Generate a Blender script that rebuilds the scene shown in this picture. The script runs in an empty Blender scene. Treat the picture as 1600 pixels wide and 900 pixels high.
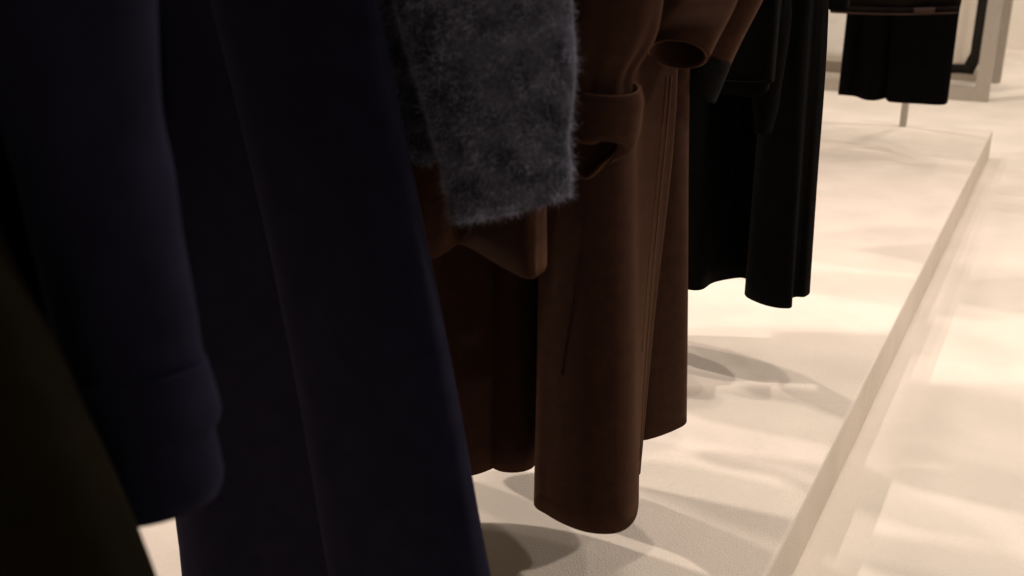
import bpy, bmesh, math, random
from mathutils import Vector, Matrix
from mathutils.bvhtree import BVHTree

random.seed(7)
S = bpy.context.scene
COL = S.collection

# ------------------------------------------------------------------ camera
FPX, PITCH, YAW, CAMZ = 1665.0, math.radians(19.714), math.radians(27.718), 1.05
fh = Vector((-math.sin(YAW), math.cos(YAW), 0))
CR_ = Vector((math.cos(YAW), math.sin(YAW), 0))
UPV = Vector((0, 0, 1))
CF = fh * math.cos(PITCH) - UPV * math.sin(PITCH)
CU = fh * math.sin(PITCH) + UPV * math.cos(PITCH)
CAM = Vector((0, 0, CAMZ))
cd = bpy.data.cameras.new('camera')
cam = bpy.data.objects.new('camera', cd)
COL.objects.link(cam)
cam.matrix_world = Matrix(((CR_.x, CU.x, -CF.x, 0), (CR_.y, CU.y, -CF.y, 0), (CR_.z, CU.z, -CF.z, CAMZ), (0, 0, 0, 1)))
cd.sensor_width = 36.0
cd.lens = 36.0 * FPX / 1600.0
cd.clip_start = 0.02
cd.dof.use_dof = True
cd.dof.focus_distance = 1.72
cd.dof.aperture_fstop = 5.0
S.camera = cam

# ------------------------------------------------------------------ world, lamps, exposure
w = bpy.data.worlds.new('world'); S.world = w; w.use_nodes = True
w.node_tree.nodes['Background'].inputs[0].default_value = (1.0, 0.84, 0.70, 1)
w.node_tree.nodes['Background'].inputs[1].default_value = 0.16
S.view_settings.view_transform = 'Standard'
S.view_settings.look = 'None'
S.view_settings.gamma = 1.0
S.view_settings.use_curve_mapping = False
S.view_settings.exposure = -0.1

def spot(name, loc, aim, power, angle, radius, col=(1.0, 0.84, 0.69), blend=0.7):
    d = bpy.data.lights.new(name, 'SPOT')
    d.energy = power; d.spot_size = math.radians(angle); d.spot_blend = blend
    d.shadow_soft_size = radius; d.color = col
    o = bpy.data.objects.new(name, d); COL.objects.link(o)
    o.location = loc
    o.rotation_euler = (Vector(aim) - Vector(loc)).to_track_quat('-Z', 'Y').to_euler()
    return o

W1, W2, W3 = (1.0, 0.87, 0.77), (1.0, 0.89, 0.79), (1.0, 0.84, 0.76)
for lx, ly, ax, ay, az, p, c in [
        (-2.6, 1.2, -1.2, 0.9, 0, 230, W1), (1.1, 0.3, 0.2, 0.7, 0, 45, W2), (-1.6, 1.6, -0.4, 1.9, 0, 105, W3), (-1.15, 2.45, -0.4, 2.2, 0, 85, W3), (-2.2, 4.2, -0.6, 3.6, 0, 70, W2),  # second lamp: added fill to bring out the shaded coat folds
        (-0.5, 5.6, -0.6, 4.9, 0, 50, W1), (-0.1, 2.1, -0.2, 1.6, 0, 75, W1),  # last lamp: added aisle fill, lifts the shade under the hems
        (1.3, 2.8, 0.0, 2.2, 0, 150, W2), (1.9, 3.9, 0.0, 3.2, 0, 120, W2), (0.5, 5.3, -0.7, 6.6, 0, 100, W2), (-1.6, 5.3, -1.1, 7.0, 0.4, 160, W2),  # last two: added to brighten the rack and its pale coats
        (0.9, 6.6, 0.1, 6.0, 0, 60, W1), (0.1, 7.9, -0.3, 9.2, 0.4, 230, W2)]:
    spot('ceiling_or_fill_spot', (lx, ly, 3.05), (ax, ay, az), p, 100, 0.05, c)  # no fixtures in view; several of these are added fill

# ------------------------------------------------------------------ helpers
def ray(px, py):
    return CF + CR_ * ((px - 800) / FPX) - CU * ((py - 450) / FPX)
def hz(px, py, z):
    d = ray(px, py); return CAM + d * ((z - CAMZ) / d.z)
def hy(px, py, y):
    d = ray(px, py); return CAM + d * (y / d.y)

def link(o, parent=None):
    COL.objects.link(o)
    if parent is not None:
        o.parent = parent
    return o
def mesh_obj(name, verts, faces, m, parent=None, smooth=True):
    me = bpy.data.meshes.new(name)
    me.from_pydata([tuple(v) for v in verts], [], faces)
    bm = bmesh.new(); bm.from_mesh(me)
    bmesh.ops.recalc_face_normals(bm, faces=bm.faces)
    bm.to_mesh(me); bm.free()
    if smooth:
        for p in me.polygons: p.use_smooth = True
    me.materials.append(m)
    return link(bpy.data.objects.new(name, me), parent)
def thing(name, label, cat, group=None):
    o = bpy.data.objects.new(name, None); COL.objects.link(o)
    o['label'] = label; o['category'] = cat
    if group: o['group'] = group
    return o
def tag(o, label, cat, group=None):
    o['label'] = label; o['category'] = cat
    if group: o['group'] = group
    return o

def crom(p0, p1, p2, p3, t):
    return 0.5 * ((2 * p1) + (p2 - p0) * t + (2 * p0 - 5 * p1 + 4 * p2 - p3) * t * t + (3 * p1 - p0 - 3 * p2 + p3) * t * t * t)
def spline(pts, n, closed):
    """Catmull-Rom resample, n pieces per span"""
    out = []; N = len(pts)
    spans = N if closed else N - 1
    for i in range(spans):
        if closed:
            a, b, c, d = pts[(i - 1) % N], pts[i], pts[(i + 1) % N], pts[(i + 2) % N]
        else:
            b, c = pts[i], pts[i + 1]
            a = pts[i - 1] if i > 0 else b * 2 - c
            d = pts[i + 2] if i + 2 < N else c * 2 - b
        for k in range(n):
            out.append(crom(a, b, c, d, k / n))
    if not closed: out.append(pts[-1].copy())
    return out
def solid(o, t, off=0.0):
    m = o.modifiers.new('cloth', 'SOLIDIFY'); m.thickness = t; m.offset = off; m.use_even_offset = False
    return o

def grid_faces(nr, nc, closed=True):
    f = []
    for r in range(nr - 1):
        for c in range(nc if closed else nc - 1):
            c2 = (c + 1) % nc
            f.append((r * nc + c, r * nc + c2, (r + 1) * nc + c2, (r + 1) * nc + c))
    return f

RX, RZ = -0.655, 1.50      # the rail

def body(name, m, parent, cols, yc, back_from, nh=5, nv=5, thick=0.004, shoulder=True, ztop=1.36, wrinkle=0.0, halfw=0.2):
    """cols: closed ring of columns, each a list of points from hem upward;
    columns from index back_from on lie on the far face. Shoulders are added on top."""
    full = []
    for i, c in enumerate(cols):
        c = [Vector(p) for p in c]
        t = c[-1]
        if shoulder:
            u = max(-1.0, min(1.0, (t.x - RX) / halfw))
            sgn = 1.0 if i >= back_from else -1.0
            e = math.sqrt(max(0.0, 1 - u * u * 0.9))
            c.append(Vector((RX + u * halfw * 1.02, yc + sgn * (0.022 + 0.045 * e), ztop - 0.16)))
            c.append(Vector((RX + u * halfw * 1.0, yc + sgn * (0.012 + 0.03 * e), ztop - 0.02 - 0.05 * abs(u))))
            c.append(Vector((RX + u * halfw * 0.86, yc + sgn * 0.012, ztop + 0.07 - 0.09 * abs(u))))
        full.append(c)
    nlev = len(full[0])
    cols2 = [spline(c, nv, False) for c in full]
    nr = len(cols2[0])
    rows = []
    for r in range(nr):
        rows.append(spline([cols2[i][r] for i in range(len(cols2))], nh, True))
    nc = len(rows[0])
    if wrinkle:
        ph = [random.uniform(0, 6.28) for _ in range(6)]
        for r in range(nr):
            for c in range(nc):
                v = rows[r][c]
                v.y += wrinkle * (math.sin(v.z * 17 + v.x * 23 + ph[0]) + 0.6 * math.sin(v.z * 31 - v.x * 41 + ph[1]))
                v.x += wrinkle * 0.5 * math.sin(v.z * 13 + v.y * 37 + ph[2])
    o = mesh_obj(name, [v for r in rows for v in r], grid_faces(nr, nc), m, parent)
    return solid(o, thick)

def straight(hems, top_y, squash, ztop, ov=None, mids=(0.4,)):
    """columns from hem points: y eases toward top_y by squash; ov gives other upper points"""
    ov = ov or {}
    cols = []
    for i, h in enumerate(hems):
        h = Vector(h)
        t = Vector(ov[i]) if i in ov else Vector((h.x + (RX - h.x) * 0.04, top_y + (h.y - top_y) * squash, ztop))
        c = [h]
        for k in mids:
            c.append(h.lerp(t, k))
        c.append(t)
        cols.append(c)
    return cols

def tube(name, m, parent, rings, n=28, nv=6, thick=0.004, wrinkle=0.0, seed=0, pleat=0.0, last=None):
    """rings: (centre, axis_a, axis_b) from top to open end"""
    cs = spline([Vector(r[0]) for r in rings], nv, False)
    aa = spline([Vector(r[1]) for r in rings], nv, False)
    bb = spline([Vector(r[2]) for r in rings], nv, False)
    rnd = random.Random(seed)
    ph = [rnd.uniform(0, 6.28) for _ in range(8)]
    vs = []
    L = len(cs)
    for i in range(L):
        for k in range(n):
            t = 2 * math.pi * k / n
            f = 1.0
            if wrinkle:
                q = i / L
                f += wrinkle * (math.sin(2 * t + 7 * q + ph[0]) + 0.7 * math.sin(3 * t - 11 * q + ph[1]) + 0.6 * math.sin(t + 19 * q + ph[2]))
            if pleat:
                f += pleat * (math.sin(7 * t + ph[4]) + 0.7 * math.sin(11 * t + ph[5] + i / L)) * min(1.0, max(0.0, (i / L - 0.25) * 2))
            vs.append(cs[i] + (aa[i] * math.cos(t) + bb[i] * math.sin(t)) * f)
    if last:                       # the open end follows its own outline
        lp = spline([Vector(q) for q in last], 8, True)
        for k in range(n):
            q = lp[int(round(k * len(lp) / n)) % len(lp)]
            vs[(L - 1) * n + k] = q
            for back_, wt in ((2, 0.75), (3, 0.45), (4, 0.2)):
                i_ = (L - back_) * n + k
                vs[i_] = vs[i_] + (q - (cs[-1] + aa[-1] * math.cos(2 * math.pi * k / n) + bb[-1] * math.sin(2 * math.pi * k / n))) * wt
    fs = grid_faces(L, n)
    o = mesh_obj(name, vs, fs, m, parent)
    return solid(o, thick)

def rim(o, name, m, parent, first, n, r):
    """a pale wire standing in for rim light along the first or last ring of a cloth tube"""
    vs = o.data.vertices
    ids = range(n) if first else range(len(vs) - n, len(vs))
    p = [vs[i].co.copy() for i in ids]
    p.append(p[0].copy())
    return wire(name, m, parent, p, r, 6, 1)

def wire(name, m, parent, pts, r, n=8, sub=4):
    p = spline([Vector(q) for q in pts], sub, False)
    vs, fs = [], []
    for i, c in enumerate(p):
        d = (p[min(i + 1, len(p) - 1)] - p[max(i - 1, 0)]).normalized()
        a = d.cross(Vector((0, 0, 1)) if abs(d.z) < 0.9 else Vector((1, 0, 0))).normalized()
        b = d.cross(a)
        for k in range(n):
            t = 2 * math.pi * k / n
            vs.append(c + (a * math.cos(t) + b * math.sin(t)) * r)
    fs = grid_faces(len(p), n)
    fs.append(tuple(range(n))[::-1]); fs.append(tuple((len(p) - 1) * n + k for k in range(n)))
    return mesh_obj(name, vs, fs, m, parent)

def box_bm(bm, c, s, bev=0.0):
    r = bmesh.ops.create_cube(bm, size=1.0)
    for v in r['verts']:
        v.co = Vector((v.co.x * s[0] + c[0], v.co.y * s[1] + c[1], v.co.z * s[2] + c[2]))
    if bev:
        es = {e for v in r['verts'] for e in v.link_edges}
        bmesh.ops.bevel(bm, geom=list(es), offset=bev, segments=2, affect='EDGES', profile=0.5)
def box(name, c, s, m, parent=None, bev=0.0):
    bm = bmesh.new(); box_bm(bm, c, s, bev)
    me = bpy.data.meshes.new(name); bm.to_mesh(me); bm.free(); me.materials.append(m)
    return link(bpy.data.objects.new(name, me), parent)

def seam_on(o, name, m, parent, pix, r=0.0011):
    """a stitched seam lying on the surface of garment o"""
    dg = bpy.context.evaluated_depsgraph_get()
    bv = BVHTree.FromObject(o, dg)
    pts = []
    for px, py in pix:
        d = ray(px, py).normalized()
        h = bv.ray_cast(CAM, d)
        if h[0] is not None:
            pts.append(h[0] - d * 0.0004)
    if len(pts) > 1:
        return wire(name, m, parent, pts, r, 6, 3)

# ------------------------------------------------------------------ materials
def mat(name, col, rough=0.8, sheen=0.0, sheen_col=None, bump=0.0, bscale=400, var=0.0, vscale=8, metal=0.0, spec=0.3, sheen_rough=0.4, col2=None, stretch=None):
    m = bpy.data.materials.new(name); m.use_nodes = True
    nt = m.node_tree; b = nt.nodes['Principled BSDF']
    b.inputs['Base Color'].default_value = (*col, 1)
    b.inputs['Roughness'].default_value = rough
    b.inputs['Metallic'].default_value = metal
    b.inputs['Specular IOR Level'].default_value = spec
    if sheen:
        b.inputs['Sheen Weight'].default_value = sheen
        b.inputs['Sheen Roughness'].default_value = sheen_rough
        b.inputs['Sheen Tint'].default_value = (*(sheen_col or col), 1)
    tc = nt.nodes.new('ShaderNodeTexCoord')
    src = tc.outputs['Object']
    if stretch:
        mp = nt.nodes.new('ShaderNodeMapping'); mp.inputs['Scale'].default_value = stretch
        nt.links.new(src, mp.inputs['Vector']); src = mp.outputs['Vector']
    if var or col2:
        n = nt.nodes.new('ShaderNodeTexNoise'); n.inputs['Scale'].default_value = vscale; n.inputs['Detail'].default_value = 6
        nt.links.new(src, n.inputs['Vector'])
        mx = nt.nodes.new('ShaderNodeMix'); mx.data_type = 'RGBA'
        a = tuple(c * (1 - var) for c in col); c2 = col2 or tuple(min(1, c * (1 + var)) for c in col)
        mx.inputs['A'].default_value = (*a, 1); mx.inputs['B'].default_value = (*c2, 1)
        rm = nt.nodes.new('ShaderNodeMapRange'); rm.inputs['From Min'].default_value = 0.35; rm.inputs['From Max'].default_value = 0.65
        nt.links.new(n.outputs['Fac'], rm.inputs['Value']); nt.links.new(rm.outputs['Result'], mx.inputs['Factor'])
        nt.links.new(mx.outputs['Result'], b.inputs['Base Color'])
    if bump:
        n2 = nt.nodes.new('ShaderNodeTexNoise'); n2.inputs['Scale'].default_value = bscale; n2.inputs['Detail'].default_value = 4
        nt.links.new(src, n2.inputs['Vector'])
        bp = nt.nodes.new('ShaderNodeBump'); bp.inputs['Strength'].default_value = bump; bp.inputs['Distance'].default_value = 0.002
        nt.links.new(n2.outputs['Fac'], bp.inputs['Height']); nt.links.new(bp.outputs['Normal'], b.inputs['Normal'])
    return m

M = {}
M['floor'] = mat('sandy plaster floor', (0.80, 0.73, 0.645), 0.75, bump=0.8, bscale=380, var=0.05, vscale=3.5, spec=0.25)
M['platform'] = mat('sandy plaster platform', (0.79, 0.71, 0.625), 0.8, bump=1.0, bscale=400, var=0.05, vscale=5, spec=0.2)
M['wall'] = mat('cream plaster', (0.78, 0.72, 0.64), 0.85, bump=0.1, bscale=90, var=0.02, vscale=2)
M['ceiling'] = mat('white paint', (0.6, 0.58, 0.55), 0.9, bump=0.05, bscale=60)
M['navy'] = mat('navy wool', (0.0095, 0.009, 0.019), 0.9, 0.12, (0.08, 0.08, 0.18), 0.3, 700, 0.15, 40, spec=0.03)
M['navy2'] = mat('navy brushed wool', (0.0095, 0.009, 0.019), 0.9, 0.2, (0.10, 0.10, 0.20), 0.3, 600, 0.15, 30, spec=0.03)
M['olive'] = mat('olive wool', (0.0065, 0.0052, 0.0026), 0.92, 0.05, (0.04, 0.035, 0.02), 0.3, 600, 0.15, 30, spec=0.03)
M['brown'] = mat('brown double wool', (0.034, 0.0155, 0.0098), 0.9, 0.32, (0.30, 0.15, 0.08), 0.35, 900, 0.12, 60, spec=0.05)
M['brown2'] = mat('brown wool felt', (0.033, 0.015, 0.0095), 0.9, 0.32, (0.30, 0.15, 0.08), 0.35, 800, 0.12, 60, spec=0.05)
M['brown3'] = mat('brown flannel', (0.040, 0.018, 0.011), 0.9, 0.32, (0.32, 0.16, 0.09), 0.35, 800, 0.12, 60, spec=0.05)
M['brown_seam_rim_light'] = mat('brown seam and rim light', (0.09, 0.045, 0.026), 0.9, 0.3, (0.3, 0.16, 0.09), 0.2, 900, spec=0.05)  # serves real seams and the painted rim light on hems and cuffs
M['brown_dark_thread'] = mat('dark brown seam', (0.024, 0.011, 0.0065), 0.9, 0, None, 0.2, 900, spec=0.05)
M['charcoal'] = mat('charcoal rib', (0.008, 0.0075, 0.0075), 0.9, 0.15, (0.08, 0.08, 0.08), 0.4, 500, 0.15, 60, spec=0.03)
M['black'] = mat('black wool', (0.0028, 0.0026, 0.0025), 0.9, 0.06, (0.10, 0.07, 0.05), 0.3, 700, 0.2, 40, spec=0.03)
M['black2'] = mat('black gabardine', (0.0024, 0.0022, 0.0022), 0.9, 0.05, (0.08, 0.06, 0.05), 0.2, 700, 0.2, 40, spec=0.03)
M['black_edge'] = mat('black topstitch', (0.006, 0.0055, 0.005), 0.9, 0.08, (0.1, 0.08, 0.07), 0.2, 700, spec=0.03)
M['mohair'] = mat('grey mohair knit', (0.050, 0.052, 0.070), 0.95, 0.5, (0.25, 0.25, 0.30), 0.9, 160, 0.6, 36, spec=0.03)
M['mohair_hair'] = mat('grey mohair fibre', (0.28, 0.29, 0.38), 0.8, 0.0, None, 0, 0, 0.5, 45, spec=0.1)
M['leather'] = mat('dark brown leather', (0.005, 0.003, 0.002), 0.75, 0, None, 0.3, 120, 0.2, 20, spec=0.06)
M['leather_trim'] = mat('brown leather trim', (0.030, 0.012, 0.007), 0.5, 0, None, 0.2, 160, 0.2, 30, spec=0.2)
M['steel'] = mat('brushed steel', (0.50, 0.46, 0.41), 0.45, metal=0.6, bump=0.12, bscale=60, var=0.06, vscale=20, stretch=(12, 12, 1.0), spec=0.4)
M['hanger'] = mat('dark hanger wood', (0.06, 0.04, 0.03), 0.5, 0, None, 0.1, 60, 0.2, 15)
M['hook'] = mat('hook steel', (0.5, 0.48, 0.45), 0.3, metal=1.0, spec=0.5, bump=0.02, bscale=200)
M['cream'] = mat('cream wool', (0.78, 0.71, 0.62), 0.9, 0.1, (0.9, 0.85, 0.8), 0.2, 300, 0.03, 12, spec=0.1)
M['white'] = mat('off white wool', (0.84, 0.80, 0.74), 0.9, 0.1, (0.9, 0.9, 0.85), 0.2, 300, 0.03, 12, spec=0.1)
M['trim'] = mat('black trim', (0.018, 0.015, 0.013), 0.8, 0.1, (0.1, 0.09, 0.08), 0.2, 300, spec=0.1)

# ------------------------------------------------------------------ the setting
PZ, PX, PY = 0.124, -0.288, 5.09
o = box('floor', (-1.0, 3.4, -0.05), (9.0, 12.0, 0.1), M['floor']); o['kind'] = 'structure'
bm = bmesh.new(); box_bm(bm, ((PX - 3.4) / 2, (PY - 2.4) / 2, PZ / 2 + 0.0005), (PX + 3.4, PY + 2.4, PZ - 0.001), 0.006)
me = bpy.data.meshes.new('floor_platform'); bm.to_mesh(me); bm.free(); me.materials.append(M['platform'])
o = link(bpy.data.objects.new('floor_platform', me)); o['kind'] = 'structure'
o = box('wall_back', (-1.0, 9.38, 1.6), (9.0, 0.1, 3.2), M['wall']); o['kind'] = 'structure'
o = box('wall_left', (-3.45, 3.4, 1.6), (0.1, 12.0, 3.2), M['wall']); o['kind'] = 'structure'
o = box('ceiling', (-1.0, 3.4, 3.25), (9.0, 12.0, 0.1), M['ceiling']); o['kind'] = 'structure'
o = box('baseboard_back', (-1.0, 9.322, 0.0405), (8.8, 0.014, 0.08), M['wall'], None, 0.003); o['kind'] = 'structure'

# ------------------------------------------------------------------ rail
rail = thing('clothes_rail', 'steel clothes rail on a slim square post standing on the platform', 'clothes rail')
PW = 0.028
box('post', (-0.653, 5.0, PZ + (RZ + 0.014 - PZ) / 2), (PW, PW, RZ + 0.014 - PZ), M['steel'], rail, 0.002)
box('post', (-0.653, -0.9, PZ + (RZ + 0.014 - PZ) / 2), (PW, PW, RZ + 0.014 - PZ), M['steel'], rail, 0.002)
box('rail_bar', (-0.653, 2.05, RZ), (0.02, 5.9 - PW, 0.024), M['steel'], rail, 0.002)

def hanger(parent, y, halfw=0.19, ztop=1.36, clip=False):
    hk = []
    for k in range(9):
        a = math.radians(-60 + 250 * k / 8)
        hk.append(Vector((RX + 0.022 * math.cos(a), y, RZ - 0.008 + 0.022 * math.sin(a))))
    hk = [Vector((RX, y, ztop + 0.075)), Vector((RX + 0.004, y, RZ - 0.040))] + hk
    arm = []
    for k in range(-6, 7):
        u = k / 6
        arm.append(Vector((RX + u * halfw, y, ztop + 0.065 - 0.10 * abs(u) ** 1.4)))
    h = wire('hanger', M['hanger'], parent, arm, 0.009, 8, 2)
    wire('hook', M['hook'], h, hk, 0.002, 6, 2)
    return h

def ring(c, ax, bx):
    return (Vector(c), Vector(ax), Vector(bx))
def plain_sleeve(name, m, parent, top, bot, r0, r1, wr=0.04, seed=0, bend=(0, 0, 0), bx=0.6):
    top, bot = Vector(top), Vector(bot)
    rs = []
    for k in range(5):
        t = k / 4
        c = top.lerp(bot, t) + Vector(bend) * math.sin(math.pi * t)
        r = r0 + (r1 - r0) * t
        rs.append(ring(c, (r, 0, 0), (0, r * bx, 0)))
    return tube(name, m, parent, rs, 24, 5, 0.004, wr, seed)

# ------------------------------------------------------------------ olive coat, nearest
t = thing('olive_coat', 'very dark olive coat hanging nearest the camera at the left edge', 'coat')
Y0 = 0.36
e = [hy(330, 1160, Y0), hy(240, 900, Y0), hy(110, 600, Y0), hy(0, 370, Y0), hy(-100, 100, Y0 + 0.005)]
def edgecol(dx, dy, sx=1.0):
    return [Vector((RX + (p.x - RX) * sx + dx - 0.038, p.y + dy, p.z)) for p in e]
def flat(x, y, y2, x2=None):
    z = [p.z for p in e]; n = len(z) - 1
    x2 = x if x2 is None else x2
    return [Vector((x + (x2 - x) * k / n, y + (y2 - y) * k / n, z[k])) for k in range(n + 1)]
cols = [flat(-0.92, 0.36, 0.36, -0.83), flat(-0.84, 0.31, 0.33), flat(-0.74, 0.325, 0.335), flat(-0.66, 0.30, 0.33), flat(-0.57, 0.315, 0.335, -0.60),
        edgecol(-0.035, -0.03), edgecol(-0.008, -0.012), edgecol(0, 0.012), edgecol(-0.02, 0.035), flat(-0.60, 0.41, 0.39), flat(-0.75, 0.40, 0.39), flat(-0.86, 0.39, 0.385, -0.80)]
body('body', M['olive'], t, cols, Y0, 8)
plain_sleeve('sleeve', M['olive'], t, (-0.86, 0.36, 1.30), (-0.90, 0.38, 0.74), 0.06, 0.05, seed=3, bx=0.5)
hanger(t, Y0)

# ------------------------------------------------------------------ navy jacket with the blurred sleeve
t = thing('navy_jacket', 'navy wool jacket with a long buttoned-cuff sleeve in front of the navy coat', 'jacket')
Y1 = 0.47
cols = straight([(-0.90, Y1, 0.76), (-0.82, Y1 - 0.04, 0.755), (-0.72, Y1 - 0.03, 0.75), (-0.62, Y1 - 0.02, 0.75), (-0.565, Y1 + 0.005, 0.75), (-0.565, Y1 + 0.04, 0.75), (-0.64, Y1 + 0.06, 0.75), (-0.74, Y1 + 0.05, 0.75), (-0.84, Y1 + 0.055, 0.755)], Y1 + 0.01, 0.8, 1.05)
body('body', M['navy2'], t, cols, Y1 + 0.01, 5)
def slv(pl, pr, y, depth, extra=None):
    """a ring of a sleeve spanning two image points at world distance y"""
    a, b = hy(pl[0], pl[1], y), hy(pr[0], pr[1], y)
    c = (a + b) / 2
    return ring(c, (b - a) / 2, Vector(depth))
ys = 0.455
rs = [ring((-0.60, ys + 0.02, 1.30), (0.075, 0, 0), (0, 0.045, 0)), slv((-24, -150), (214, -150), ys, (0, 0.040, 0)), slv((6, 0), (217, 0), ys, (0, 0.038, 0)), slv((31, 180), (222, 180), ys, (0, 0.036, 0)),
      slv((61, 290), (248, 290), ys, (0, 0.036, 0)), slv((86, 400), (267, 400), ys, (0, 0.036, 0)), slv((108, 500), (285, 500), ys, (0, 0.036, 0)), slv((126, 585), (300, 585), ys, (0, 0.034, 0))]
sl = tube('sleeve', M['navy2'], t, rs, 32, 6, 0.004, 0.018, 5)
rs = [slv((120, 572), (299, 574), ys, (0, 0.0345, 0)), slv((127, 605), (308, 610), ys, (0, 0.037, 0)), slv((134, 640), (319, 648), ys, (0, 0.037, 0)), slv((138, 666), (320, 668), ys, (0, 0.036, 0)),
      slv((144, 690), (312, 686), ys, (0, 0.035, 0)), slv((154, 730), (319, 725), ys, (0, 0.036, 0)), slv((164, 762), (325, 760), ys, (0, 0.036, 0)), slv((178, 786), (318, 784), ys, (0, 0.034, 0))]
tube('cuff', M['navy2'], t, rs, 32, 5, 0.006, 0.006, 9)
plain_sleeve('sleeve', M['navy2'], t, (-0.86, Y1 + 0.01, 1.30), (-0.92, Y1 + 0.03, 0.72), 0.06, 0.05, seed=4, bx=0.5)
hanger(t, Y1 + 0.01)

# ------------------------------------------------------------------ long navy coat
t = thing('navy_coat', 'long plain navy coat, the wide panel filling the left middle', 'coat')
Y2 = 0.785
def pl(points, y, ys=None):
    return [hy(a, b, (y if ys is None else ys[i])) for i, (a, b) in enumerate(points)]
lev = [1120, 900, 620, 340, 0]
def lv(xs, y0, y1=None):
    y1 = y0 if y1 is None else y1
    return [hy(xs[k], lev[k], y0 + (y1 - y0) * k / 4) for k in range(5)]
cols = [lv((298, 292, 255, 230, 225), 0.875, 0.855), lv((330, 318, 285, 262, 245), 0.852, 0.842), lv((420, 400, 350, 312, 272), 0.856, 0.846), lv((515, 472, 430, 378, 310), 0.85, 0.84),
        lv((585, 540, 492, 436, 352), 0.835, 0.826), lv((578, 534, 487, 431, 350), 0.80, 0.80), lv((560, 516, 469, 413, 332), 0.785, 0.788), lv((575, 530, 484, 428, 350), 0.768, 0.775), lv((630, 585, 535, 478, 405), 0.760, 0.767), lv((700, 650, 600, 545, 480), 0.752, 0.762),
        lv((775, 728, 682, 632, 565), 0.757, 0.765), lv((811, 757, 707, 651, 583), 0.775, 0.778), lv((817, 763, 712, 656, 587), 0.795, 0.795),
        ]
a = cols[-1]
def back(p_list, dx, y):
    return [Vector((q.x + dx, y, q.z)) for q in p_list]
cols += [back(a, -0.03, 0.825), back(a, -0.12, 0.845), back(a, -0.22, 0.85), back(a, -0.33, 0.865)]
nv = body('body', M['navy'], t, cols, 0.80, 13)
plain_sleeve('sleeve', M['navy'], t, (-0.88, 0.82, 1.30), (-0.93, 0.85, 0.72), 0.055, 0.05, seed=6, bx=0.45)
hanger(t, 0.80)

# ------------------------------------------------------------------ grey mohair sweater
t = thing('mohair_sweater', 'fuzzy charcoal grey mohair sweater with a wide frayed sleeve', 'sweater')
Y3 = 0.89
mh = M['mohair']
yb = 0.915
cols = [[hy(520, 262, yb + 0.02), hy(515, 120, yb + 0.02), hy(510, 0, yb + 0.02)], [hy(560, 256, yb), hy(555, 120, yb), hy(550, 0, yb)], [hy(610, 250, yb - 0.01), hy(603, 120, yb - 0.01), hy(595, 0, yb - 0.01)],
        [hy(640, 250, yb - 0.012), hy(628, 120, yb - 0.012), hy(612, 0, yb - 0.012)], [hy(666, 258, yb - 0.01), hy(652, 120, yb - 0.01), hy(640, 0, yb - 0.01)], [hy(690, 244, yb), hy(690, 120, yb), hy(690, 0, yb)],
        [hy(700, 236, yb + 0.025), hy(700, 120, yb + 0.025), hy(700, 0, yb + 0.025)], [hy(640, 240, yb + 0.04), hy(640, 120, yb + 0.04), hy(640, 0, yb + 0.04)], [hy(560, 246, yb + 0.04), hy(560, 120, yb + 0.04), hy(555, 0, yb + 0.04)]]
sb = body('body', mh, t, cols, 0.92, 6, 5, 6, 0.006)
ys = 0.885
dp = (0, 0.030, 0)
rs = [ring((-0.52, 0.90, 1.28), (0.085, 0, 0), (0, 0.035, 0)), slv((600, -140), (886, -140), ys, dp), slv((622, 0), (888, 0), ys, dp), slv((640, 68), (893, 80), ys, dp), slv((660, 132), (889, 160), ys, dp),
      slv((691, 232), (882, 225), ys, dp), slv((698, 280), (886, 265), ys, (0, 0.026, 0)), slv((714, 340), (885, 305), ys, (0.003, 0.022, 0.004))]
ss = tube('sleeve', mh, t, rs, 36, 7, 0.006, 0.008, 12)
plain_sleeve('sleeve', mh, t, (-0.86, 0.92, 1.28), (-0.92, 0.93, 0.78), 0.065, 0.06, seed=13, bx=0.35)
hanger(t, 0.92)

def fuzz(o, n, lo, hi, r, seed, zmax):
    rnd = random.Random(seed)
    me = o.data; ps = []
    for p in me.polygons:
        c = p.center
        if c.z < zmax: ps.append(p)
    zlow = {}
    for p in ps:
        k = round(p.center.x / 0.01); zlow[k] = min(zlow.get(k, 9), p.center.z)
    wts = [p.area * (5.0 if p.center.z - zlow[round(p.center.x / 0.01)] < 0.006 else 1.0) for p in ps]
    vs, fs = [], []
    zmin = min(v.co.z for v in me.vertices)
    for p in rnd.choices(ps, wts, k=n):
        q = [me.vertices[i].co for i in p.vertices]
        u, v = rnd.random(), rnd.random()
        b = (q[0] * (1 - u) + q[1] * u) * (1 - v) + (q[3] * (1 - u) + q[2] * u) * v
        nn = p.normal.copy()
        if rnd.random() < 0.15: nn = -nn
        L = rnd.uniform(lo, hi) * (1.8 if rnd.random() < 0.05 else 1.0)
        tang = Vector((rnd.gauss(0, 1), rnd.gauss(0, 1), rnd.gauss(0, 1) - 0.35)); tang.normalize()
        d = (nn * rnd.uniform(0.0, 0.7) + tang * 0.9).normalized()
        bend = Vector((rnd.gauss(0, 1), rnd.gauss(0, 1), rnd.gauss(0, 1) - 0.2)) * 1.3
        side = d.cross(Vector((rnd.gauss(0, 1), rnd.gauss(0, 1), rnd.gauss(0, 1)))).normalized() * r
        base = len(vs); k = 3
        pos = b + nn * 0.002
        for j in range(k + 1):
            f = 1 - 0.75 * j / k
            vs += [pos + side * f, pos - side * f]
            pos = pos + (d + bend * (j / k)).normalized() * (L / k)
        for j in range(k):
            fs.append((base + 2 * j, base + 2 * j + 1, base + 2 * j + 3, base + 2 * j + 2))
    me2 = bpy.data.meshes.new('fuzz'); me2.from_pydata([tuple(x) for x in vs], [], fs); me2.materials.append(M['mohair_hair'])
    f = link(bpy.data.objects.new('fuzz', me2), t); f['kind'] = 'stuff'
    return f
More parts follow.
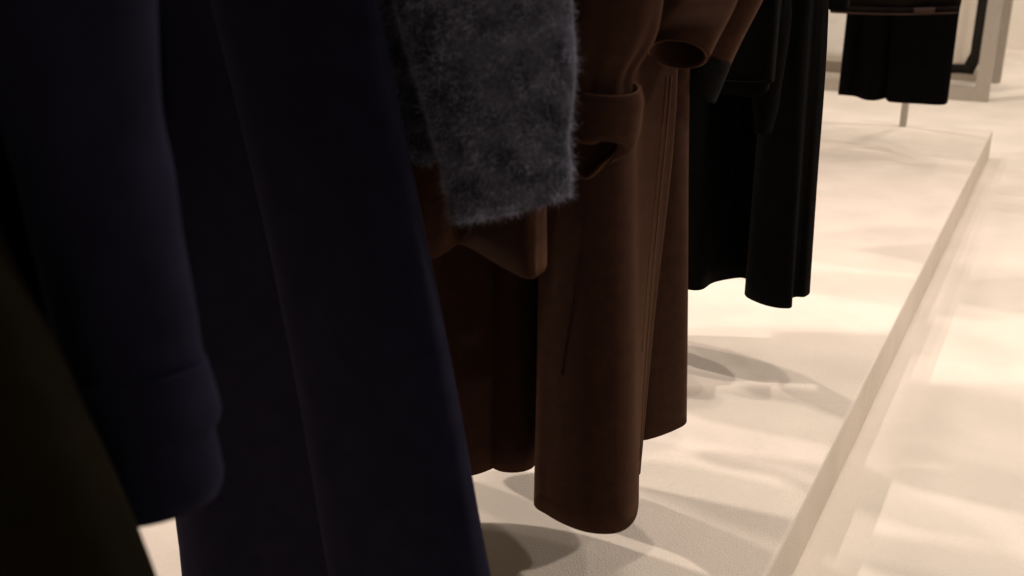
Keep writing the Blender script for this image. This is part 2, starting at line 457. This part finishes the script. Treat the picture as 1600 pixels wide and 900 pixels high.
fuzz(ss, 40000, 0.004, 0.012, 0.00013, 21, 1.0)
fuzz(sb, 20000, 0.004, 0.012, 0.00013, 22, 1.0)
# ------------------------------------------------------------------ short brown jacket
t = thing('brown_jacket', 'short brown flannel jacket with a slanting split hem below the grey sweater', 'jacket')
hz_ = 0.68
hem = [(-0.90, 0.985, hz_), (-0.80, 0.96, hz_), (-0.70, 0.945, hz_), (-0.625, 0.947, hz_), (-0.606, 0.965, hz_), (-0.605, 0.99, hz_), (-0.609, 1.020, hz_), (-0.600, 1.022, hz_), (-0.574, 1.007, hz_), (-0.527, 0.975, hz_), (-0.489, 0.953, hz_), (-0.477, 0.953, hz_), (-0.476, 0.960, hz_),
       (-0.479, 0.985, hz_), (-0.50, 1.022, hz_), (-0.56, 1.055, hz_), (-0.68, 1.06, hz_), (-0.82, 1.04, hz_)]
cols = straight(hem, 1.0, 0.75, 1.0)
bj = body('body', M['brown3'], t, cols, 1.0, 14, 5, 5, 0.005)
plain_sleeve('sleeve', M['brown3'], t, (-0.86, 1.0, 1.30), (-0.92, 1.02, 0.74), 0.06, 0.05, seed=16, bx=0.4)
hanger(t, 1.0)
rim(bj, 'hem_rim_light', M['brown_seam_rim_light'], t, True, 18 * 5, 0.0014)  # lighter wire imitating light caught along the hem

# ------------------------------------------------------------------ long brown coat with the turned-up cuff
t = thing('brown_coat', 'long brown wool coat with deep hem folds and a turned-up cuff', 'coat')
z = 0.30
hem = [(-0.89, 1.21), (-0.80, 1.14), (-0.715, 1.122), (-0.665, 1.138), (-0.641, 1.20), (-0.652, 1.262), (-0.674, 1.222), (-0.664, 1.186), (-0.628, 1.170), (-0.599, 1.196), (-0.612, 1.262), (-0.590, 1.282), (-0.560, 1.20),
       (-0.551, 1.118), (-0.521, 1.097), (-0.482, 1.085), (-0.451, 1.086), (-0.427, 1.101), (-0.420, 1.131), (-0.429, 1.172), (-0.455, 1.235), (-0.459, 1.256), (-0.475, 1.274), (-0.56, 1.305), (-0.70, 1.315), (-0.83, 1.28)]
hem = [(a, b, z) for a, b in hem]
zt = 0.87
ov = {13: (-0.560, 1.150, zt), 14: (-0.535, 1.135, zt), 15: (-0.505, 1.128, zt), 16: (-0.480, 1.132, zt), 17: (-0.462, 1.142, zt), 18: (-0.455, 1.16, zt), 19: (-0.457, 1.19, zt), 20: (-0.440, 1.24, zt), 21: (-0.436, 1.257, zt), 22: (-0.455, 1.272, zt)}
for k in range(2, 13): ov[k] = (hem[k][0] * 0.97 - 0.018, 1.19 + (hem[k][1] - 1.19) * 0.9, zt)
cols = straight(hem, 1.19, 0.55, zt, ov)
ba = body('body', M['brown'], t, cols, 1.19, 22, 6, 6, 0.006)
# welt down the edge that runs behind the big fold
seam_on(ba, 'front_edge', M['brown_seam_rim_light'], t, [(1049, 118), (1044, 180), (1037, 250), (1030, 320), (1022, 400), (1015, 480), (1008, 570), (1003, 650), (1000, 720)], 0.0012)
seam_on(ba, 'front_edge', M['brown_seam_rim_light'], t, [(1042, 118), (1037, 180), (1030, 250), (1023, 320), (1015, 400), (1008, 480), (1003, 550)], 0.0009)
seam_on(ba, 'dart_seam', M['brown_dark_thread'], t, [(917, 320), (909, 370), (900, 430), (892, 490), (884, 540), (878, 585)], 0.0006)
# sleeve gathered into the turned-up cuff
ys = 1.045
b_ = Vector((0, 0.045, 0))
rs = [ring((-0.50, 1.12, 1.30), (0.08, 0, 0), (0, 0.05, 0)), slv((855, -170), (1048, -170), 1.07, b_), slv((870, 0), (1030, 0), 1.06, b_), slv((878, 60), (1016, 60), ys + 0.01, b_), slv((890, 112), (986, 115), ys, b_ * 0.8), slv((890, 150), (980, 150), ys, b_ * 0.75)]
tube('sleeve', M['brown'], t, rs, 72, 6, 0.005, 0.02, 31, 0.035)
def cuffring(pl_, pr_, y, near_px, far_px, dy):
    a, b = hy(pl_[0], pl_[1], y), hy(pr_[0], pr_[1], y)
    c = (a + b) / 2
    nr_, fr_ = hy(near_px[0], near_px[1], y - dy), hy(far_px[0], far_px[1], y + dy)
    return ring((nr_ + fr_) / 2, (b - a) / 2, (fr_ - nr_) / 2)
rs = [cuffring((874, 136), (998, 146), ys, (936, 150), (936, 118), 0.040), cuffring((872, 165), (1001, 168), ys, (934, 178), (936, 150), 0.044), cuffring((872, 200), (1000, 198), ys, (930, 206), (932, 196), 0.045),
      cuffring((872, 226), (993, 222), ys, (926, 214), (926, 240), 0.044), cuffring((872, 250), (966, 236), ys, (928, 218), (914, 279), 0.040)]
oy = ys
opening = [hy(970, 214, oy), hy(962, 238, oy + 0.02), hy(942, 257, oy + 0.032), hy(917, 279, oy + 0.034), hy(896, 264, oy + 0.034), hy(874, 250, oy + 0.02), hy(868, 236, oy), hy(880, 224, oy - 0.025),
           hy(902, 218, oy - 0.036), hy(926, 221, oy - 0.038), hy(946, 210, oy - 0.034), hy(962, 205, oy - 0.018)]
tc_ = tube('turned_cuff', M['brown'], t, rs, 48, 6, 0.007, 0.012, 33, 0.0, opening)
rim(tc_, 'cuff_rim_light', M['brown_seam_rim_light'], t, False, 48, 0.0014)  # lit cuff rims put in as lighter wires
rim(tc_, 'cuff_rim_light', M['brown_seam_rim_light'], t, True, 48, 0.0012)
plain_sleeve('sleeve', M['brown'], t, (-0.87, 1.19, 1.30), (-0.93, 1.20, 0.76), 0.06, 0.05, seed=34, bx=0.45)
hanger(t, 1.19)

# ------------------------------------------------------------------ second brown coat
t = thing('brown_coat', 'plain brown coat behind, its wide open sleeve end showing a dark lining', 'coat')
z = 0.32
hem = [(-0.88, 1.40), (-0.78, 1.36), (-0.66, 1.345), (-0.56, 1.335), (-0.50, 1.306), (-0.478, 1.312), (-0.461, 1.335), (-0.445, 1.370), (-0.440, 1.392), (-0.449, 1.41), (-0.49, 1.44), (-0.56, 1.47), (-0.70, 1.48), (-0.82, 1.46)]
hem = [(a, b, z) for a, b in hem]
ov = {5: (-0.485, 1.305, .86), 6: (-0.470, 1.310, .86), 7: (-0.453, 1.322, .86), 8: (-0.449, 1.343, .86), 9: (-0.460, 1.37, .86)}
cols = straight(hem, 1.39, 0.7, 0.86, ov)
bb_ = body('body', M['brown2'], t, cols, 1.39, 10, 6, 6, 0.006)
ys = 1.20
rs = [ring((-0.47, 1.33, 1.30), (0.075, 0, 0), (0, 0.05, 0)), ring((-0.40, 1.31, 1.05), (0.05, 0.02, 0), (-0.01, 0.048, 0)), cuffring((1036, -40), (1160, -40), 1.26, (1095, -20), (1100, -60), 0.04),
      cuffring((1032, 0), (1147, 0), 1.24, (1088, 8), (1092, -8), 0.04), cuffring((1024, 45), (1126, 45), 1.21, (1070, 42), (1078, 50), 0.038), cuffring((1011, 86), (1101, 92), ys, (1054, 62), (1062, 106), 0.030)]
sv_ = tube('sleeve', M['brown2'], t, rs, 40, 7, 0.006, 0.008, 41)
rim(sv_, 'sleeve_rim_light', M['brown_seam_rim_light'], t, False, 40, 0.0013)  # lighter wire standing in for light on the sleeve rim
plain_sleeve('sleeve', M['brown2'], t, (-0.87, 1.39, 1.30), (-0.93, 1.40, 0.76), 0.06, 0.05, seed=44, bx=0.45)
hanger(t, 1.39)

# ------------------------------------------------------------------ jacket with charcoal cuff
t = thing('brown_jacket', 'brown jacket whose narrow sleeve ends in a charcoal cuff, beside the black clothes', 'jacket')
Y5 = 1.56
cols = straight([(-0.88, Y5, 0.80), (-0.80, Y5 - 0.04, 0.795), (-0.70, Y5 - 0.035, 0.79), (-0.60, Y5 - 0.04, 0.79), (-0.53, Y5 - 0.02, 0.79), (-0.50, Y5, 0.79), (-0.53, Y5 + 0.03, 0.79), (-0.62, Y5 + 0.05, 0.79), (-0.76, Y5 + 0.045, 0.79)], Y5, 0.8, 1.0)
body('body', M['brown3'], t, cols, Y5, 6)
ys = 1.38
rs = [ring((-0.47, Y5, 1.30), (0.065, 0, 0), (0, 0.05, 0)), ring((-0.40, 1.47, 1.02), (0.055, 0.02, 0), (-0.01, 0.04, 0)), cuffring((1105, -60), (1222, -60), 1.42, (1160, -50), (1168, -70), 0.035), cuffring((1096, 0), (1188, 0), 1.40, (1140, 6), (1146, -6), 0.034),
      cuffring((1086, 50), (1163, 50), 1.385, (1122, 52), (1126, 48), 0.032), cuffring((1080, 88), (1138, 104), ys, (1106, 92), (1110, 100), 0.030)]
tube('sleeve', M['brown3'], t, rs, 32, 6, 0.005, 0.008, 51)
rs = [cuffring((1079, 84), (1140, 100), ys, (1107, 88), (1111, 96), 0.031), cuffring((1070, 108), (1130, 124), ys, (1098, 114), (1102, 118), 0.031), cuffring((1060, 138), (1114, 160), ys, (1088, 152), (1088, 146), 0.030)]
tube('cuff', M['charcoal'], t, rs, 32, 5, 0.005)
plain_sleeve('sleeve', M['brown3'], t, (-0.86, Y5, 1.30), (-0.92, Y5, 0.78), 0.06, 0.05, seed=54, bx=0.4)
hanger(t, Y5)

# ------------------------------------------------------------------ short black jacket, layered hem
t = thing('black_jacket', 'short black jacket with a layered straight hem between brown and black coats', 'jacket')
ys = 1.77
zt = 0.98
def bcol(px, py, y, zt=0.98):
    h = hy(px, py, y); return [h, Vector((h.x, y, (h.z + zt) / 2)), Vector((h.x, y, zt))]
cols = [[(-0.88, 1.80, .77), (-0.88, 1.80, .87), (-0.88, 1.80, .98)], [(-0.78, 1.76, .77), (-0.78, 1.765, .87), (-0.78, 1.77, .98)], [(-0.68, 1.755, .77), (-0.68, 1.76, .87), (-0.68, 1.76, .98)], bcol(1100, 127, 1.76), bcol(1127, 128, 1.755), bcol(1165, 131, 1.752), bcol(1198, 130, 1.755), bcol(1206, 128, 1.775), bcol(1206, 124, 1.80),
        bcol(1180, 120, 1.83), bcol(1110, 118, 1.84), [(-0.78, 1.84, .77), (-0.78, 1.84, .87), (-0.78, 1.84, .98)]]
cols = [[Vector(q) for q in c] for c in cols]
be = body('body', M['black'], t, cols, 1.79, 9, 5, 5, 0.005)
cols = [bcol(1095, 140, 1.79), bcol(1120, 147, 1.785), bcol(1150, 149, 1.78), bcol(1176, 153, 1.78), bcol(1188, 151, 1.785), bcol(1198, 141, 1.795), bcol(1196, 138, 1.81), bcol(1150, 138, 1.82), bcol(1100, 136, 1.82)]
body('under_layer', M['black2'], t, cols, 1.79, 6, 5, 4, 0.004, shoulder=False)
seam_on(be, 'hem_stitch', M['black_edge'], t, [(1128, 125), (1150, 127), (1175, 128), (1196, 127)], 0.0012)
plain_sleeve('sleeve', M['black'], t, (-0.86, 1.80, 1.30), (-0.92, 1.80, 0.78), 0.06, 0.05, seed=60, bx=0.4)
hanger(t, 1.79)

# ------------------------------------------------------------------ long black coat
t = thing('black_coat', 'long black coat with scalloped hem folds hanging over the pale platform', 'coat')
z = 0.32
hem = [(-0.88, 2.04), (-0.78, 1.98), (-0.70, 1.965), (-0.64, 1.962), (-0.607, 1.972), (-0.597, 2.03), (-0.555, 2.085), (-0.530, 2.06), (-0.515, 1.985), (-0.482, 1.955), (-0.452, 1.944), (-0.428, 1.947), (-0.421, 1.96), (-0.432, 2.005), (-0.425, 2.022), (-0.411, 2.03), (-0.414, 2.07), (-0.47, 2.12), (-0.60, 2.15), (-0.75, 2.15), (-0.85, 2.10)]
hem = [(a, b, z) for a, b in hem]
zt = 0.86
ov = {9: (-0.50, 1.985, zt), 10: (-0.475, 1.978, zt), 11: (-0.455, 1.98, zt), 12: (-0.445, 1.99, zt), 13: (-0.443, 2.01, zt), 14: (-0.436, 2.02, zt), 15: (-0.428, 2.035, zt), 16: (-0.428, 2.06, zt)}
cols = straight(hem, 2.04, 0.6, zt, ov)
bd = body('body', M['black'], t, cols, 2.05, 17, 6, 6, 0.006)
ys = 1.905
rs = [ring((-0.48, 2.0, 1.30), (0.07, 0, 0), (0, 0.045, 0)), ring((-0.45, 1.95, 1.05), (0.06, 0, 0), (0, 0.04, 0)), slv((1160, -30), (1242, -30), 1.92, (0, 0.035, 0)), slv((1165, 30), (1234, 30), ys, (0, 0.034, 0)), slv((1170, 77), (1228, 77), ys, (0, 0.033, 0)), slv((1176, 130), (1219, 130), ys, (0, 0.030, 0)), slv((1180, 170), (1213, 170), ys, (0, 0.028, 0)), slv((1183, 205), (1203, 208), ys, (0, 0.022, 0))]
tube('sleeve', M['black2'], t, rs, 32, 6, 0.005, 0.01, 61)
plain_sleeve('sleeve', M['black'], t, (-0.87, 2.05, 1.30), (-0.93, 2.05, 0.76), 0.06, 0.05, seed=64, bx=0.45)
hanger(t, 2.05)

# ------------------------------------------------------------------ black blazer further along
t = thing('black_blazer', 'black blazer whose lower corner peeks above the far trousers', 'jacket')
yb = 2.62
cols = [[(-0.88, yb, .78), (-0.88, yb, .9), (-0.88, yb, 1.0)], [(-0.76, yb - 0.035, .775), (-0.76, yb - 0.03, .9), (-0.76, yb - 0.03, 1.0)], [(-0.66, yb - 0.03, .775), (-0.66, yb - 0.03, .9), (-0.66, yb - 0.03, 1.0)], bcol(1275, 15, yb - 0.035, 1.0), bcol(1305, 17, yb - 0.032, 1.0), bcol(1320, 15, yb - 0.02, 1.0), bcol(1325, 8, yb, 1.0), bcol(1322, 6, yb + 0.02, 1.0),
        bcol(1290, 8, yb + 0.04, 1.0), [(-0.70, yb + 0.04, .78), (-0.70, yb + 0.04, .9), (-0.70, yb + 0.04, 1.0)]]
cols = [[Vector(q) for q in c] for c in cols]
body('body', M['black2'], t, cols, yb, 8, 5, 4, 0.005)
plain_sleeve('sleeve', M['black2'], t, (-0.86, yb, 1.30), (-0.92, yb, 0.80), 0.06, 0.05, seed=70, bx=0.4)
hanger(t, yb)

# ------------------------------------------------------------------ leather jacket
t = thing('leather_jacket', 'dark brown leather jacket with a belted hem above the black trousers', 'jacket')
yl = 4.22
def lcol(px, py, y, zt=1.0):
    return bcol(px, py, y, zt)
cols = [lcol(1297, 8, yl), lcol(1320, 10, yl - 0.03), lcol(1370, 12, yl - 0.035), lcol(1420, 12, yl - 0.04), lcol(1465, 11, yl - 0.035), lcol(1492, 8, yl - 0.015), lcol(1498, 5, yl + 0.01), lcol(1480, 2, yl + 0.04), lcol(1400, 2, yl + 0.05), lcol(1330, 2, yl + 0.04)]
body('body', M['leather'], t, cols, yl, 7, 4, 4, 0.006)
def band(yo, py0, py1, nm, mt, x0, x1, thick=0.006):
    vs = []
    xs = [x0 + (x1 - x0) * k / 24 for k in range(25)]
    for py in (py0, py1):
        for x in xs:
            u = (x - 1297) / 200.0
            y = yl - 0.05 - 0.006 * math.sin(u * 9) + yo + (0.03 * max(0, u - 0.9) * 10)
            vs.append(hy(x, py + 3 * math.sin(u * 3.14) + u * 1.0, y))
    o = mesh_obj(nm, vs, grid_faces(2, 25, False), mt, t)
    return solid(o, thick)
band(0.0, 8, 18, 'waistband', M['leather'], 1297, 1497)
band(-0.004, 17.5, 20, 'hem_trim', M['leather_trim'], 1298, 1496, 0.008)
band(-0.012, 9, 19, 'belt_tab', M['leather_trim'], 1428, 1461, 0.006)
plain_sleeve('sleeve', M['leather'], t, (-0.86, yl, 1.30), (-0.92, yl, 0.86), 0.06, 0.05, seed=74, bx=0.4)
plain_sleeve('sleeve', M['leather'], t, (-0.46, yl, 1.30), (-0.41, yl, 0.86), 0.06, 0.05, seed=75, bx=0.4)
hanger(t, yl)

# ------------------------------------------------------------------ black trousers
t = thing('black_trousers', 'black wide-leg trousers with creased legs in front of the far post', 'trousers')
yt = 4.44
def tcol(px, py, pxt, y, yt2):
    h = hy(px, py, y); a = hy(pxt, 20, yt2); m_ = h.lerp(a, 0.5)
    d = a - h
    return [h, m_, a, a + d * 0.35, Vector((RX + (a.x + d.x - RX) * 0.8, yt, 1.30))]
L1 = [tcol(1310, 148, 1324, yt, yt), tcol(1322, 149, 1336, yt - 0.03, yt - 0.02), tcol(1338, 151, 1350, yt - 0.01, yt - 0.01), tcol(1352, 156, 1362, yt - 0.055, yt - 0.03), tcol(1368, 157, 1376, yt - 0.06, yt - 0.03), tcol(1384, 153, 1392, yt - 0.02, yt - 0.015), tcol(1388, 150, 1397, yt + 0.01, yt + 0.01), tcol(1362, 150, 1374, yt + 0.03, yt + 0.03), tcol(1330, 148, 1344, yt + 0.03, yt + 0.03)]
body('leg', M['black2'], t, L1, yt, 7, 5, 5, 0.004, shoulder=False)
L2 = [tcol(1386, 152, 1398, yt - 0.01, yt - 0.01), tcol(1388, 158, 1400, yt - 0.055, yt - 0.03), tcol(1396, 160, 1408, yt - 0.065, yt - 0.035), tcol(1430, 162, 1440, yt - 0.055, yt - 0.035), tcol(1464, 164, 1478, yt - 0.06, yt - 0.035), tcol(1476, 163, 1493, yt - 0.05, yt - 0.02), tcol(1479, 158, 1497, yt - 0.01, yt), tcol(1460, 154, 1476, yt + 0.03, yt + 0.03), tcol(1415, 152, 1430, yt + 0.03, yt + 0.03)]
body('leg', M['black2'], t, L2, yt, 7, 5, 5, 0.004, shoulder=False)
box('waistband', (RX, yt, 1.315), (0.40, 0.05, 0.05), M['black2'], t, 0.008)
hanger(t, yt, 0.17, 1.30)

# ------------------------------------------------------------------ far display rack: two upright steel loops
rack = thing('display_rack', 'brushed steel display rack of two upright rectangular loops by the back wall', 'display rack')
T = 0.075
def loop(y, xr):
    xl = xr - 1.75; ht = 1.95
    cx = (xl + xr) / 2
    f = box('frame', (cx, y, T / 2 + 0.001), (xr - xl, T, T), M['steel'], rack, 0.002)
    box('upright', (xr - T / 2, y, T + (ht - 2 * T) / 2 + 0.001), (T, T, ht - 2 * T), M['steel'], f, 0.002)
    box('upright', (xl + T / 2, y, T + (ht - 2 * T) / 2 + 0.001), (T, T, ht - 2 * T), M['steel'], f, 0.002)
    box('top_bar', (cx, y, ht - T / 2 + 0.001), (xr - xl, T, T), M['steel'], f, 0.002)
loop(6.65, -0.425)
loop(7.44, -0.420)
for x in (-0.80, -1.45):
    box('hanging_bar', (x, 7.045, 1.90), (0.03, 0.715, 0.03), M['steel'], rack, 0.003)

def panel_coat(name, label, cat, x0, x1, y, z0, z1, m, trim=None, tw=0.055, r=0.05, ph=0.0):
    """a hanging garment, thin but with rounded lower corners, soft folds and real thickness"""
    tt = thing(name, label, cat)
    def rows(xa, xb, za, zb, rad, nx=28, nz=20):
        out = []
        for j in range(nz + 1):
            v = j / nz
            zz = za + (zb - za) * v
            ins = 0.0
            if zz - za < rad:
                ins = rad - math.sqrt(max(0, rad * rad - (rad - (zz - za)) ** 2))
            row = []
            for i in range(nx + 1):
                u = i / nx
                row.append(Vector((xa + ins + (xb - xa - 2 * ins) * u, 0, zz)))
            out.append(row)
        return out
    def surf(R, off):
        vs = []
        for row in R:
            for p in row:
                wv = 0.012 * math.sin(p.x * 19 + ph) + 0.007 * math.sin(p.x * 41 + ph * 2)
                vs.append(Vector((p.x, y + off + wv * (1.25 - 0.5 * (p.z - z0) / (z1 - z0)), p.z)))
        return vs
    R = rows(x0, x1, z0, z1, r)
    b = mesh_obj('body', surf(R, 0), grid_faces(len(R), len(R[0]), False), m, tt)
    solid(b, 0.05)
    if trim:
        vs, fs = [], []
        Ro = rows(x0 - 0.004, x1 + 0.004, z0 - 0.004, z1, r)
        Ri = rows(x0 + tw, x1 - tw, z0 + tw, z1, r * 1.1)
        outer = [q for q in [row[0] for row in Ro][::-1]] + Ro[0][1:-1] + [row[-1] for row in Ro]
        inner = [q for q in [row[0] for row in Ri][::-1]] + Ri[0][1:-1] + [row[-1] for row in Ri]
        n = len(outer)
        so = surf([outer], -0.028); si = surf([inner], -0.028)
        o_ = mesh_obj('edge_trim', so + si, grid_faces(2, n, False), trim, tt)
        solid(o_, 0.008)
    # shoulders
    cx = (x0 + x1) / 2
    vs = []
    R2 = []
    for j in range(5):
        v = j / 4
        hw = (x1 - x0) / 2 * (1 - 0.62 * v)
        R2.append([Vector((cx + hw * (2 * i / 12 - 1), 0, z1 + 0.16 * v)) for i in range(13)])
    sh = mesh_obj('shoulders', surf(R2, 0), grid_faces(5, 13, False), m, tt)
    solid(sh, 0.05)
    return tt
panel_coat('cream_coat', 'cream coat edged in a wide black band inside the steel rack', 'coat', -1.18, -0.525, 6.93, 0.115, 1.62, M['cream'], M['trim'], 0.05, 0.025, 0.6)
panel_coat('white_coat', 'off-white coat hanging at the left inside the steel rack', 'coat', -1.62, -1.255, 7.02, 0.125, 1.62, M['white'], None, ph=2.0, r=0.01)
